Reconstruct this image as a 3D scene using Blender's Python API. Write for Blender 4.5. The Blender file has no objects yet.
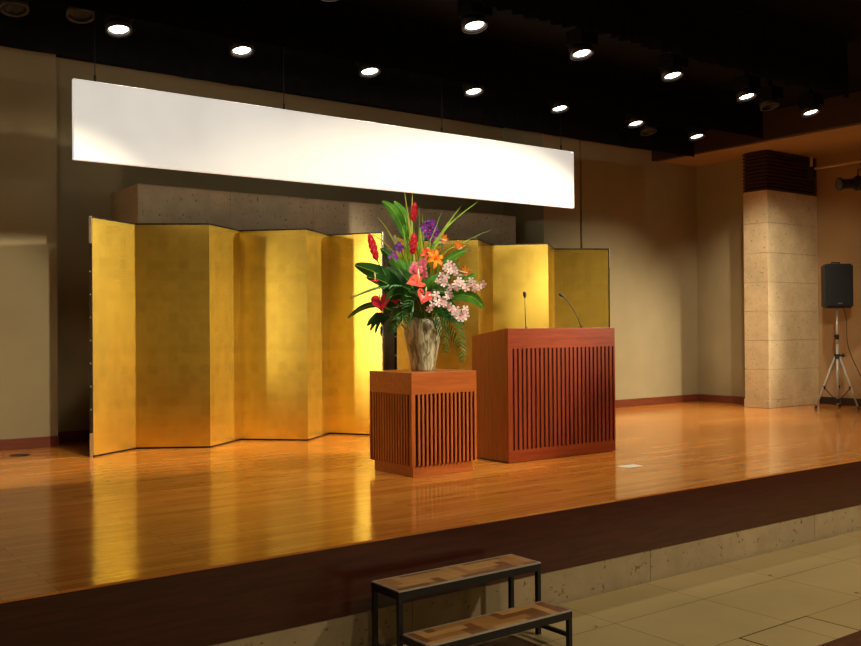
import bpy, bmesh, math, random
from mathutils import Vector, Matrix
random.seed(7)
PI = math.pi
COL = bpy.context.scene.collection
SZ = 0.62          # stage floor height
FZ = -0.03         # hall floor height
YAW, PIT, ROL, FOC = math.radians(36.57), math.radians(.395), math.radians(-.436), 952.0
CAM = Vector((0, 0, SZ + 1.25))

# ------------------------------------------------------------------ camera
def cam_axes():
    cy, sy, cp, sp, cr, sr = math.cos(YAW), math.sin(YAW), math.cos(PIT), math.sin(PIT), math.cos(ROL), math.sin(ROL)
    f = Vector((sy*cp, cy*cp, sp)); ri = Vector((cy, -sy, 0)); u = ri.cross(f)
    return cr*ri + sr*u, -sr*ri + cr*u, f
RI, UP, FW = cam_axes()
cd = bpy.data.cameras.new('camera'); cam = bpy.data.objects.new('camera', cd); COL.objects.link(cam)
cd.sensor_width = 36; cd.lens = FOC/861*36; cd.clip_start = .05; cd.clip_end = 100
m = Matrix((RI, UP, -FW)).transposed().to_4x4(); m.translation = CAM
cam.matrix_world = m
bpy.context.scene.camera = cam

# ------------------------------------------------------------------ materials
def new_mat(name):
    mt = bpy.data.materials.new(name); mt.use_nodes = True
    nt = mt.node_tree; b = nt.nodes['Principled BSDF']
    return mt, nt, b
def L(nt, a, b): nt.links.new(a, b)
def N(nt, t, **kw):
    n = nt.nodes.new(t)
    for k, v in kw.items(): setattr(n, k, v)
    return n
def coords(nt, scale=(1, 1, 1), rot=(0, 0, 0), kind='Object'):
    tc = N(nt, 'ShaderNodeTexCoord'); mp = N(nt, 'ShaderNodeMapping')
    mp.inputs['Scale'].default_value = scale; mp.inputs['Rotation'].default_value = rot
    L(nt, tc.outputs[kind], mp.inputs[0]); return mp.outputs[0]
def srgb(r, g, b):
    f = lambda c: ((c/255)/12.92 if c/255 <= .04045 else ((c/255+.055)/1.055)**2.4)
    return (f(r), f(g), f(b), 1)
def plain(name, c1, c2=None, rough=.5, metal=0, scale=20, stretch=(1, 1, 1), bump=0, coat=0, spec=.5, detail=4, trans=0, kind='Object'):
    mt, nt, b = new_mat(name)
    b.inputs['Roughness'].default_value = rough; b.inputs['Metallic'].default_value = metal
    b.inputs['Coat Weight'].default_value = coat; b.inputs['Coat Roughness'].default_value = .12
    b.inputs['Specular IOR Level'].default_value = spec
    co = coords(nt, stretch, kind=kind)
    n = N(nt, 'ShaderNodeTexNoise'); n.inputs['Scale'].default_value = scale; n.inputs['Detail'].default_value = detail
    L(nt, co, n.inputs['Vector'])
    r = N(nt, 'ShaderNodeValToRGB'); r.color_ramp.elements[0].position = .3; r.color_ramp.elements[1].position = .7
    r.color_ramp.elements[0].color = c1; r.color_ramp.elements[1].color = c2 or c1
    L(nt, n.outputs['Fac'], r.inputs[0]); L(nt, r.outputs[0], b.inputs['Base Color'])
    if bump:
        bp = N(nt, 'ShaderNodeBump'); bp.inputs['Strength'].default_value = bump; bp.inputs['Distance'].default_value = .01
        L(nt, n.outputs['Fac'], bp.inputs['Height']); L(nt, bp.outputs[0], b.inputs['Normal'])
    if trans:
        b.inputs['Subsurface Weight'].default_value = trans; b.inputs['Subsurface Radius'].default_value = (.01, .01, .005)
    return mt

M = {}
M['wall'] = plain('beige_plaster', srgb(146, 133, 99), srgb(152, 139, 104), .85, scale=3)
M['hallwall'] = plain('hall_plaster', srgb(156, 124, 84), srgb(162, 130, 88), .85, scale=2)
M['black'] = plain('black_fabric', (.006, .006, .007, 1), (.011, .011, .012, 1), .95, scale=12, spec=.1)
M['valance'] = plain('valance_fabric', (.02, .02, .021, 1), (.028, .028, .029, 1), .9, scale=12, spec=.1)
M['blackceil'] = plain('black_ceiling', (.0018, .0018, .0018, 1), (.003, .003, .003, 1), .9, scale=6, spec=.1)
M['brownbeam'] = plain('dark_brown_beam', srgb(52, 30, 20), srgb(60, 36, 24), .6, scale=5)
M['blackmetal'] = plain('black_metal', (.006, .006, .006, 1), (.01, .01, .01, 1), .5, scale=40)
M['steel'] = plain('brushed_steel', (.55, .53, .5, 1), (.65, .63, .6, 1), .28, metal=1, scale=60)
M['legpaint'] = plain('silver_paint', (.42, .41, .38, 1), (.5, .48, .45, 1), .3, metal=.3, scale=60)
M['pipe'] = plain('painted_pipe', srgb(200, 175, 140), srgb(206, 182, 148), .5, scale=20)
M['plastic'] = plain('black_plastic', (.003, .003, .0035, 1), (.005, .005, .006, 1), .6, scale=90, bump=.1)
M['board'] = None
M['paper'] = plain('paper', (.8, .8, .74, 1), (.85, .85, .8, 1), .6, scale=30)
M['lacquer'] = plain('black_lacquer', (.006, .004, .004, 1), (.012, .007, .006, 1), .25, scale=10)
M['brass'] = plain('antique_brass', (.5, .34, .15, 1), (.6, .45, .25, 1), .35, metal=1, scale=60)
M['silver'] = plain('silver_fitting', (.6, .55, .48, 1), (.7, .65, .55, 1), .35, metal=1, scale=60)
M['backcloth'] = plain('screen_back_cloth', srgb(40, 34, 26), srgb(50, 42, 32), .8, scale=60)
M['joint'] = plain('dark_joint', (.02, .015, .01, 1), None, .8)
M['redgrey'] = plain('hall_wood_floor', srgb(70, 42, 26), srgb(96, 60, 36), .4, scale=4, stretch=(1, 14, 1))

def wood(name, dark, light, rough=.35, axis='z', coat=.2, scale=1.0):
    st = {'z': (9, 9, .7), 'x': (.7, 9, 9), 'y': (9, .7, 9)}[axis]
    mt, nt, b = new_mat(name)
    co = coords(nt, tuple(s*scale for s in st))
    n = N(nt, 'ShaderNodeTexNoise'); n.inputs['Scale'].default_value = 4; n.inputs['Detail'].default_value = 8; n.inputs['Distortion'].default_value = .6
    L(nt, co, n.inputs['Vector'])
    n2 = N(nt, 'ShaderNodeTexNoise'); n2.inputs['Scale'].default_value = 22; n2.inputs['Detail'].default_value = 3
    L(nt, co, n2.inputs['Vector'])
    mx = N(nt, 'ShaderNodeMath', operation='MULTIPLY_ADD'); mx.inputs[1].default_value = .35
    L(nt, n2.outputs['Fac'], mx.inputs[0]); L(nt, n.outputs['Fac'], mx.inputs[2])
    r = N(nt, 'ShaderNodeValToRGB'); r.color_ramp.elements[0].position = .45; r.color_ramp.elements[1].position = .9
    r.color_ramp.elements[0].color = dark; r.color_ramp.elements[1].color = light
    L(nt, mx.outputs[0], r.inputs[0]); L(nt, r.outputs[0], b.inputs['Base Color'])
    b.inputs['Roughness'].default_value = rough; b.inputs['Coat Weight'].default_value = coat; b.inputs['Coat Roughness'].default_value = .15
    return mt
M['lectern'] = wood('lectern_rosewood', srgb(116, 42, 15), srgb(150, 64, 27), .35)
M['lectern_h'] = wood('lectern_rosewood_horizontal', srgb(116, 42, 15), srgb(150, 64, 27), .35, 'x')
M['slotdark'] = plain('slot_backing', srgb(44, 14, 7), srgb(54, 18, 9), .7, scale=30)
M['ped'] = wood('pedestal_oak', srgb(160, 80, 28), srgb(192, 106, 42), .35)
M['ped_h'] = wood('pedestal_oak_horizontal', srgb(160, 80, 28), srgb(192, 106, 42), .35, 'x')
M['fascia'] = wood('stage_fascia_walnut', srgb(52, 20, 12), srgb(78, 33, 20), .3, 'x', .3)
M['base'] = wood('baseboard_mahogany', srgb(96, 44, 26), srgb(118, 58, 34), .35, 'x')

# stage floor: long strips along x, glossy
def stage_mat():
    mt, nt, b = new_mat('stage_floor_strips')
    co = coords(nt, (1, 1, 1))
    br = N(nt, 'ShaderNodeTexBrick'); br.offset = .37; br.inputs['Scale'].default_value = 1
    br.inputs['Brick Width'].default_value = 1.3; br.inputs['Row Height'].default_value = .09
    br.inputs['Mortar Size'].default_value = .0012; br.inputs['Bias'].default_value = 0
    br.inputs['Color1'].default_value = srgb(226, 150, 66); br.inputs['Color2'].default_value = srgb(206, 124, 46)
    br.inputs['Mortar'].default_value = srgb(110, 58, 22)
    L(nt, co, br.inputs['Vector'])
    c2 = coords(nt, (.8, 14, 1))
    n = N(nt, 'ShaderNodeTexNoise'); n.inputs['Scale'].default_value = 3; n.inputs['Detail'].default_value = 7
    L(nt, c2, n.inputs['Vector'])
    mr = N(nt, 'ShaderNodeMapRange'); mr.inputs['To Min'].default_value = .5; mr.inputs['To Max'].default_value = 1.32
    L(nt, n.outputs['Fac'], mr.inputs[0])
    mx = N(nt, 'ShaderNodeMix', data_type='RGBA', blend_type='MULTIPLY'); mx.inputs['Factor'].default_value = 1
    L(nt, br.outputs['Color'], mx.inputs['A']); L(nt, mr.outputs[0], mx.inputs['B'])
    L(nt, mx.outputs['Result'], b.inputs['Base Color'])
    n2 = N(nt, 'ShaderNodeTexNoise'); n2.inputs['Scale'].default_value = 2.2; L(nt, co, n2.inputs['Vector'])
    mr2 = N(nt, 'ShaderNodeMapRange'); mr2.inputs['To Min'].default_value = .09; mr2.inputs['To Max'].default_value = .17
    L(nt, n2.outputs['Fac'], mr2.inputs[0]); L(nt, mr2.outputs[0], b.inputs['Roughness'])
    b.inputs['Specular IOR Level'].default_value = .75
    bp = N(nt, 'ShaderNodeBump'); bp.inputs['Strength'].default_value = .015; bp.inputs['Distance'].default_value = .002
    L(nt, n.outputs['Fac'], bp.inputs['Height']); L(nt, bp.outputs[0], b.inputs['Normal'])
    return mt
M['stage'] = stage_mat()

def tile_mat():
    mt, nt, b = new_mat('beige_floor_tiles')
    tc = N(nt, 'ShaderNodeTexCoord'); mp = N(nt, 'ShaderNodeMapping'); mp.inputs['Location'].default_value = (-.1, -.27, 0)
    L(nt, tc.outputs['Object'], mp.inputs[0])
    br = N(nt, 'ShaderNodeTexBrick'); br.offset = 0; br.inputs['Scale'].default_value = 1
    br.inputs['Brick Width'].default_value = .9; br.inputs['Row Height'].default_value = .66
    br.inputs['Mortar Size'].default_value = .004
    br.inputs['Color1'].default_value = srgb(186, 166, 118); br.inputs['Color2'].default_value = srgb(176, 156, 108)
    br.inputs['Mortar'].default_value = srgb(118, 98, 62)
    L(nt, mp.outputs[0], br.inputs['Vector'])
    n = N(nt, 'ShaderNodeTexNoise'); n.inputs['Scale'].default_value = 1.6; n.inputs['Detail'].default_value = 7
    L(nt, tc.outputs['Object'], n.inputs['Vector'])
    mr = N(nt, 'ShaderNodeMapRange'); mr.inputs['To Min'].default_value = .8; mr.inputs['To Max'].default_value = 1.15
    L(nt, n.outputs['Fac'], mr.inputs[0])
    mx = N(nt, 'ShaderNodeMix', data_type='RGBA', blend_type='MULTIPLY'); mx.inputs['Factor'].default_value = 1
    L(nt, br.outputs['Color'], mx.inputs['A']); L(nt, mr.outputs[0], mx.inputs['B'])
    L(nt, mx.outputs['Result'], b.inputs['Base Color']); b.inputs['Roughness'].default_value = .42
    return mt
M['tile'] = tile_mat()

def stone_mat(name, base, joints=None, dark=None):
    mt, nt, b = new_mat(name)
    co = coords(nt)
    n = N(nt, 'ShaderNodeTexNoise'); n.inputs['Scale'].default_value = 3; n.inputs['Detail'].default_value = 10; n.inputs['Roughness'].default_value = .65
    L(nt, co, n.inputs['Vector'])
    r = N(nt, 'ShaderNodeValToRGB'); e = r.color_ramp.elements
    e[0].position = .3; e[1].position = .7; e[0].color = dark or tuple(c*.72 for c in base[:3]) + (1,); e[1].color = base
    L(nt, n.outputs['Fac'], r.inputs[0])
    v = N(nt, 'ShaderNodeTexNoise'); v.inputs['Scale'].default_value = 26; v.inputs['Detail'].default_value = 2
    L(nt, co, v.inputs['Vector'])
    r2 = N(nt, 'ShaderNodeValToRGB'); r2.color_ramp.elements[0].position = .26; r2.color_ramp.elements[1].position = .36
    r2.color_ramp.elements[0].color = (.35, .3, .25, 1); r2.color_ramp.elements[1].color = (1, 1, 1, 1)
    L(nt, v.outputs['Fac'], r2.inputs[0])
    mx = N(nt, 'ShaderNodeMix', data_type='RGBA', blend_type='MULTIPLY'); mx.inputs['Factor'].default_value = 1
    L(nt, r.outputs[0], mx.inputs['A']); L(nt, r2.outputs[0], mx.inputs['B'])
    L(nt, mx.outputs['Result'], b.inputs['Base Color']); b.inputs['Roughness'].default_value = .8
    bp = N(nt, 'ShaderNodeBump'); bp.inputs['Strength'].default_value = .35; bp.inputs['Distance'].default_value = .006
    L(nt, v.outputs['Fac'], bp.inputs['Height']); L(nt, bp.outputs[0], b.inputs['Normal'])
    return mt
M['travertine'] = stone_mat('travertine', srgb(216, 192, 148))
M['backstone'] = stone_mat('grey_brown_stone', srgb(186, 168, 136))
M['basestone'] = stone_mat('stage_base_stone', srgb(176, 156, 120))

def gold_mat():
    mt, nt, b = new_mat('gold_leaf')
    tc = N(nt, 'ShaderNodeTexCoord'); sp = N(nt, 'ShaderNodeSeparateXYZ'); cb = N(nt, 'ShaderNodeCombineXYZ')
    L(nt, tc.outputs['Object'], sp.inputs[0]); L(nt, sp.outputs['X'], cb.inputs['X']); L(nt, sp.outputs['Z'], cb.inputs['Y'])
    br = N(nt, 'ShaderNodeTexBrick'); br.offset = 0; br.inputs['Scale'].default_value = 1
    br.inputs['Brick Width'].default_value = .112; br.inputs['Row Height'].default_value = .112
    br.inputs['Mortar Size'].default_value = .0035; br.inputs['Mortar Smooth'].default_value = 1
    br.inputs['Color1'].default_value = (.92, .65, .10, 1); br.inputs['Color2'].default_value = (.80, .56, .085, 1)
    br.inputs['Mortar'].default_value = (.96, .70, .14, 1)
    L(nt, cb.outputs[0], br.inputs['Vector'])
    n = N(nt, 'ShaderNodeTexNoise'); n.inputs['Scale'].default_value = 9; n.inputs['Detail'].default_value = 6
    L(nt, tc.outputs['Object'], n.inputs['Vector'])
    mr = N(nt, 'ShaderNodeMapRange'); mr.inputs['To Min'].default_value = .85; mr.inputs['To Max'].default_value = 1.12
    L(nt, n.outputs['Fac'], mr.inputs[0])
    mx = N(nt, 'ShaderNodeMix', data_type='RGBA', blend_type='MULTIPLY'); mx.inputs['Factor'].default_value = 1
    L(nt, br.outputs['Color'], mx.inputs['A']); L(nt, mr.outputs[0], mx.inputs['B'])
    L(nt, mx.outputs['Result'], b.inputs['Base Color'])
    b.inputs['Metallic'].default_value = .84; b.inputs['Roughness'].default_value = .25
    bp = N(nt, 'ShaderNodeBump'); bp.inputs['Strength'].default_value = .02; bp.inputs['Distance'].default_value = .002
    L(nt, n.outputs['Fac'], bp.inputs['Height']); L(nt, bp.outputs[0], b.inputs['Normal'])
    return mt
M['gold'] = gold_mat()

def parquet_mat():
    mt, nt, b = new_mat('parquet_step_top')
    co = coords(nt, (1, 1, 1), (0, 0, math.radians(0)))
    br = N(nt, 'ShaderNodeTexBrick'); br.offset = .5; br.inputs['Scale'].default_value = 1
    br.inputs['Brick Width'].default_value = .2; br.inputs['Row Height'].default_value = .05; br.inputs['Mortar Size'].default_value = .001
    br.inputs['Color1'].default_value = srgb(206, 152, 82); br.inputs['Color2'].default_value = srgb(126, 76, 34); br.inputs['Mortar'].default_value = srgb(90, 54, 26)
    L(nt, co, br.inputs['Vector'])
    n = N(nt, 'ShaderNodeTexNoise'); n.inputs['Scale'].default_value = 12; L(nt, coords(nt, (1, 9, 1)), n.inputs['Vector'])
    mr = N(nt, 'ShaderNodeMapRange'); mr.inputs['To Min'].default_value = .75; mr.inputs['To Max'].default_value = 1.2
    L(nt, n.outputs['Fac'], mr.inputs[0])
    mx = N(nt, 'ShaderNodeMix', data_type='RGBA', blend_type='MULTIPLY'); mx.inputs['Factor'].default_value = 1
    L(nt, br.outputs['Color'], mx.inputs['A']); L(nt, mr.outputs[0], mx.inputs['B'])
    L(nt, mx.outputs['Result'], b.inputs['Base Color']); b.inputs['Roughness'].default_value = .4
    return mt
M['parquet'] = parquet_mat()
for nm, c in (('parq_a', srgb(208, 158, 92)), ('parq_b', srgb(182, 130, 70)), ('parq_c', srgb(138, 90, 46))):
    M[nm] = plain(nm, tuple(x*.8 for x in c[:3]) + (1,), c, .4, scale=8, stretch=(1, 1, 1))

def vase_mat():
    mt, nt, b = new_mat('crackled_vase_glaze')
    w = N(nt, 'ShaderNodeTexNoise'); w.inputs['Scale'].default_value = 9; w.inputs['Detail'].default_value = 5; w.inputs['Distortion'].default_value = 1.2
    L(nt, coords(nt, (3, 3, .7)), w.inputs['Vector'])
    r = N(nt, 'ShaderNodeValToRGB'); e = r.color_ramp.elements
    e[0].position = .38; e[0].color = srgb(122, 116, 84); e[1].position = .62; e[1].color = srgb(216, 214, 180)
    L(nt, w.outputs['Fac'], r.inputs[0]); L(nt, r.outputs[0], b.inputs['Base Color'])
    b.inputs['Roughness'].default_value = .4
    bp = N(nt, 'ShaderNodeBump'); bp.inputs['Strength'].default_value = .5; bp.inputs['Distance'].default_value = .006
    L(nt, w.outputs['Fac'], bp.inputs['Height']); L(nt, bp.outputs[0], b.inputs['Normal'])
    return mt
M['vase'] = vase_mat()
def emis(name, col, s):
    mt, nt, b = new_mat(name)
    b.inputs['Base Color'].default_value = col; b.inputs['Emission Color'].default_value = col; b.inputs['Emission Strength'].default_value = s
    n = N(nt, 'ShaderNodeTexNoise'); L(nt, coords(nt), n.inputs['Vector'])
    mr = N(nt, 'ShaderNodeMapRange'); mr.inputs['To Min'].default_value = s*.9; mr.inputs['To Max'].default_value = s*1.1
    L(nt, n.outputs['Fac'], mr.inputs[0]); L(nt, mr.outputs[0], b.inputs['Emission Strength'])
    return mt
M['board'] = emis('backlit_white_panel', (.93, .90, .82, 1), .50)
M['lamp'] = emis('lit_lamp_face', (1, .93, .8, 1), 9)
M['reflector'] = plain('lamp_reflector', (.005, .005, .005, 1), (.008, .008, .007, 1), .7, metal=0, scale=30)
M['lens'] = plain('lens_glass', (.10, .11, .13, 1), (.12, .13, .15, 1), .05, scale=30, coat=1)
def leafm(name, a, b_, rough=.4):
    return plain(name, a, b_, rough, scale=14, stretch=(1, 1, 1), detail=3, spec=.4)
M['g_dark'] = leafm('dark_green_leaf', srgb(24, 66, 24), srgb(42, 96, 34))
M['g_mid'] = leafm('mid_green_leaf', srgb(58, 124, 36), srgb(88, 156, 48))
M['g_light'] = leafm('yellow_green_blade', srgb(124, 176, 40), srgb(176, 212, 60))
M['g_yel'] = leafm('variegated_blade', srgb(168, 190, 60), srgb(206, 214, 96))
M['g_frond'] = leafm('palm_green', srgb(34, 92, 36), srgb(64, 132, 50))
M['g_stem'] = leafm('stem_green', srgb(50, 96, 30), srgb(80, 124, 40))
M['red'] = leafm('ginger_red', srgb(190, 10, 34), srgb(232, 30, 58))
M['coral'] = leafm('coral_spathe', srgb(232, 74, 62), srgb(246, 108, 92), .25)
M['crimson'] = leafm('crimson_spathe', srgb(214, 34, 58), srgb(238, 60, 78), .25)
M['cream'] = leafm('cream_spadix', srgb(244, 226, 176), srgb(250, 238, 200))
M['pink'] = leafm('pink_petal', srgb(232, 108, 140), srgb(246, 150, 172))
M['magenta'] = leafm('magenta_lip', srgb(180, 30, 84), srgb(206, 52, 104))
M['orchid'] = leafm('pale_pink_petal', srgb(246, 218, 222), srgb(255, 242, 240))
M['purple'] = leafm('purple_petal', srgb(92, 36, 140), srgb(140, 66, 176))
M['orange'] = leafm('orange_petal', srgb(240, 122, 8), srgb(252, 160, 24))
M['redorange'] = leafm('red_orange_petal', srgb(216, 62, 20), srgb(238, 90, 34))
M['beak'] = leafm('grey_green_beak', srgb(96, 122, 88), srgb(150, 160, 120))

# ------------------------------------------------------------------ mesh helpers
class MB:
    def __init__(s): s.bm = bmesh.new()
    def box(s, x0, y0, z0, x1, y1, z1, bev=0, mi=0):
        a = [s.bm.verts.new((x, y, z)) for x in (x0, x1) for y in (y0, y1) for z in (z0, z1)]
        fs = [(0, 1, 3, 2), (4, 6, 7, 5), (0, 4, 5, 1), (2, 3, 7, 6), (0, 2, 6, 4), (1, 5, 7, 3)]
        F = [s.bm.faces.new([a[i] for i in f]) for f in fs]
        for f in F: f.material_index = mi
        if bev:
            es = {e for f in F for e in f.edges}
            bmesh.ops.bevel(s.bm, geom=list(es), offset=bev, segments=2, affect='EDGES', profile=.5)
        return s
    def prism(s, pts, h0, h1, axis='z', mi=0):
        def P(p, h):
            return {'z': (p[0], p[1], h), 'x': (h, p[0], p[1]), 'y': (p[0], h, p[1])}[axis]
        a = [s.bm.verts.new(P(p, h0)) for p in pts]; b = [s.bm.verts.new(P(p, h1)) for p in pts]
        n = len(pts); fs = [s.bm.faces.new(a[::-1]), s.bm.faces.new(b)]
        for i in range(n): fs.append(s.bm.faces.new((a[i], a[(i+1) % n], b[(i+1) % n], b[i])))
        for f in fs: f.material_index = mi
        return s
    def tube(s, pts, rs, n=8, cap=True, mi=0):
        pts = [Vector(p) for p in pts]
        if not isinstance(rs, (list, tuple)): rs = [rs]*len(pts)
        rings = []; prev = None
        for i, p in enumerate(pts):
            t = (pts[min(i+1, len(pts)-1)] - pts[max(i-1, 0)]).normalized()
            if prev is None:
                u = t.cross(Vector((0, 0, 1)));
                if u.length < .05: u = t.cross(Vector((1, 0, 0)))
            else: u = prev - t*prev.dot(t)
            u.normalize(); prev = u; v = t.cross(u)
            rings.append([s.bm.verts.new(p + rs[i]*(math.cos(2*PI*k/n)*u + math.sin(2*PI*k/n)*v)) for k in range(n)])
        for a, b in zip(rings, rings[1:]):
            for k in range(n): s.bm.faces.new((a[k], a[(k+1) % n], b[(k+1) % n], b[k])).material_index = mi
        if cap:
            s.bm.faces.new(rings[0][::-1]).material_index = mi; s.bm.faces.new(rings[-1]).material_index = mi
        return s
    def lathe(s, prof, n=32, c=(0, 0, 0), mi=0, closed=False):
        rings = []
        for r, z in prof:
            rings.append([s.bm.verts.new((c[0]+r*math.cos(2*PI*k/n), c[1]+r*math.sin(2*PI*k/n), c[2]+z)) for k in range(n)])
        for a, b in zip(rings, rings[1:]):
            for k in range(n): s.bm.faces.new((a[k], a[(k+1) % n], b[(k+1) % n], b[k])).material_index = mi
        s.bm.faces.new(rings[0][::-1]).material_index = mi; s.bm.faces.new(rings[-1]).material_index = mi
        return s
    def quad(s, a, b, c, d, mi=0):
        s.bm.faces.new([s.bm.verts.new(p) for p in (a, b, c, d)]).material_index = mi; return s
    def blade(s, pts, w, side, prof=None, fold=.25, mi=0, nc=4):
        """leaf blade along pts, width w (half), side vector, profile(t)"""
        pts = [Vector(p) for p in pts]; n = len(pts)-1; rows = []
        for i, p in enumerate(pts):
            t = i/n; ww = w*(prof(t) if prof else math.sin(PI*min(1, t*.96+.04))**.7)
            tg = (pts[min(i+1, n)] - pts[max(i-1, 0)]).normalized()
            sd = (side - tg*side.dot(tg)).normalized(); nr = tg.cross(sd)
            rows.append([s.bm.verts.new(p + sd*ww*q + nr*ww*fold*abs(q)) for q in [(-1 + 2*k/nc) for k in range(nc+1)]])
        for a, b in zip(rows, rows[1:]):
            for k in range(nc): s.bm.faces.new((a[k], a[k+1], b[k+1], b[k])).material_index = mi
        return s
    def build(s, name, mats, parent=None, loc=None, smooth=False, rot=None, mod=None):
        me = bpy.data.meshes.new(name)
        bmesh.ops.recalc_face_normals(s.bm, faces=s.bm.faces)
        s.bm.to_mesh(me); s.bm.free()
        for mm in (mats if isinstance(mats, (list, tuple)) else [mats]): me.materials.append(mm)
        if smooth:
            for p in me.polygons: p.use_smooth = True
        o = bpy.data.objects.new(name, me); COL.objects.link(o)
        if parent: o.parent = parent
        if loc: o.location = loc
        if rot: o.rotation_euler = rot
        return o
def tag(o, label=None, cat=None, group=None, kind=None):
    if label: o['label'] = label
    if cat: o['category'] = cat
    if group: o['group'] = group
    if kind: o['kind'] = kind
    return o
def thing(name, label, cat, loc=(0, 0, 0), rz=0, group=None):
    o = bpy.data.objects.new(name, None); COL.objects.link(o); o.location = loc; o.rotation_euler = (0, 0, rz)
    o.empty_display_size = .1
    return tag(o, label, cat, group)
def dup(root, loc, label=None, rz=None):
    r = root.copy(); COL.objects.link(r); r.location = loc
    if label: r['label'] = label
    if rz is not None: r.rotation_euler = (0, 0, rz)
    for ch in list(root.children):
        c = ch.copy(); COL.objects.link(c); c.parent = r
        for g in ch.children:
            d = g.copy(); COL.objects.link(d); d.parent = c
    return r
def struct(mb, name, mat, label=None, cat=None, **kw):
    return tag(mb.build(name, mat, **kw), label, cat, kind='structure')

# ------------------------------------------------------------------ the setting
XL = -3.2; XR = 14.25; YB = 10.3; CZ = 5.0
struct(MB().box(XL, -4, FZ-.2, XR, 4.76, FZ), 'floor', M['tile'], 'beige stone tiled floor of the hall below the stage', 'floor')
struct(MB().box(5.13, -4, FZ, XR, 3.18, FZ+.006), 'floor_wood', M['redgrey'], 'strip of brown wooden flooring at the lower right corner', 'floor')
# stage: deck, fascia, stone base
struct(MB().box(XL, 4.775, SZ-.014, XR, 11.4, SZ, .003), 'stage_floor', M['stage'], 'glossy orange brown wooden stage floor of long strips', 'stage floor')
struct(MB().box(XL, 4.782, .2, XR, 5.0, SZ-.014), 'stage_fascia', M['fascia'], 'dark brown polished wooden front board of the stage', 'stage front')
bs = MB()
x = XL
while x < XR:
    bs.box(x, 4.79, FZ-.1, min(x+2.2, XR)-.004, 5.0, .2, .003); x += 2.2
struct(bs, 'stage_base', M['basestone'], 'greyish stone base under the dark stage front', 'stage base')
struct(MB().box(XL, 10.84, SZ, 2.94, 11.4, CZ+.1), 'wall_back_left', M['wall'], 'plain beige wall at the far left behind the stage', 'wall')
struct(MB().box(2.94, 11.2, SZ, 9.9, 11.4, CZ+.1), 'wall_recess', M['wall'], 'shadowed recessed wall behind the gold screens', 'wall')
w = MB().box(9.74, YB, SZ, 10.50, 11.4, CZ+.1).box(10.545, YB, SZ, 13.3, 11.4, CZ+.1).box(10.49, YB+.05, SZ, 10.56, 11.4, CZ+.1)
struct(w, 'wall_back_right', M['wall'], 'plain beige wall with a narrow vertical groove right of the gold screens', 'wall')
struct(MB().box(13.3, 9.10, SZ, XR+.2, 11.4, CZ+.1), 'wall_right', M['wall'], 'short beige return wall left of the stone pillar', 'wall')
struct(MB().box(XR, -4, FZ, XR+.2, 9.10, CZ+.1), 'wall_hall_right', M['hallwall'], 'brownish beige side wall behind the loudspeaker', 'wall')
# baseboards
struct(MB().box(XL, 10.822, SZ, 2.94, 10.84, SZ+.12, .004), 'baseboard_left', M['base'])
struct(MB().box(2.94, 11.182, SZ, 9.74, 11.2, SZ+.12, .004), 'baseboard_recess', M['base'])
struct(MB().box(9.722, YB-.018, SZ, 13.28, YB, SZ+.12, .004), 'baseboard_right', M['base'])
struct(MB().box(13.282, 9.1, SZ, 13.3, YB-.018, SZ+.12, .004), 'baseboard_side', M['base'])
struct(MB().box(XR-.018, 4.8, SZ, XR, 8.65, SZ+.12, .004), 'baseboard_hall', plain('dark_base', srgb(36, 22, 16), None, .4))
# long grey-brown stone block behind the screens
sb = MB()
xs = [3.65, 4.75, 5.85, 6.95, 8.05, 9.19]
for a, b in zip(xs, xs[1:]):
    for z0, z1 in ((SZ, 1.35), (1.35, 2.08), (2.08, 2.81), (2.81, 3.5)):
        sb.box(a+.001, 10.3, z0+.001, b-.001, 11.18, z1-.001, .003)
struct(sb, 'stone_wall', M['backstone'], 'long low wall of grey brown stone blocks behind the gold screens', 'stone wall')
# travertine pillar
sp = MB()
zs = [SZ, .747, 1.207, 1.661, 2.115, 2.563, 3.018, 3.481, 3.985]
for i, (a, b) in enumerate(zip(zs, zs[1:])):
    e = .012 if i == 0 else 0
    sp.box(12.88-e, 8.65-e, a+.0015, XR, 9.08+e, b-.0015, .004)
struct(sp, 'stone_pillar', M['travertine'], 'beige travertine pillar at the right end of the stage', 'pillar')
# the same pillar and return wall at the left end of the stage
sp = MB()
for i, (a, b) in enumerate(zip(zs, zs[1:])):
    e = .012 if i == 0 else 0
    sp.box(-1.65, 8.65-e, a+.0015, -.2+e, 9.08+e, b-.0015, .004)
struct(sp, 'stone_pillar', M['travertine'], 'beige travertine pillar at the left end of the stage', 'pillar')
struct(MB().box(-1.85, -4, FZ, -1.65, 9.10, CZ+.1), 'wall_hall_left', M['wall'], 'plain side wall of the hall left of the stage', 'wall')
struct(MB().box(-.9, 9.10, SZ, -.7, 10.82, CZ+.1), 'wall_left', M['wall'], 'short beige return wall behind the left stone pillar', 'wall')
# ceilings
struct(MB().box(XL, -4, CZ, 12.28, 11.4, CZ+.15), 'ceiling', M['blackceil'], 'black ceiling over the stage', 'ceiling')
struct(MB().box(12.16, 2.0, 4.59, 12.28, YB, CZ+.1), 'trim_1', M['brownbeam'], 'dark brown beam along the edge of the black ceiling', 'beam')
struct(MB().box(12.28, -4, 4.605, XR, YB, 4.7), 'ceiling_right', M['hallwall'], 'warm beige lower ceiling above the stone pillar', 'ceiling')
struct(MB().box(12.28, 2.0, 4.585, 12.32, YB, 4.605), 'trim_2', M['hallwall'])

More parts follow.
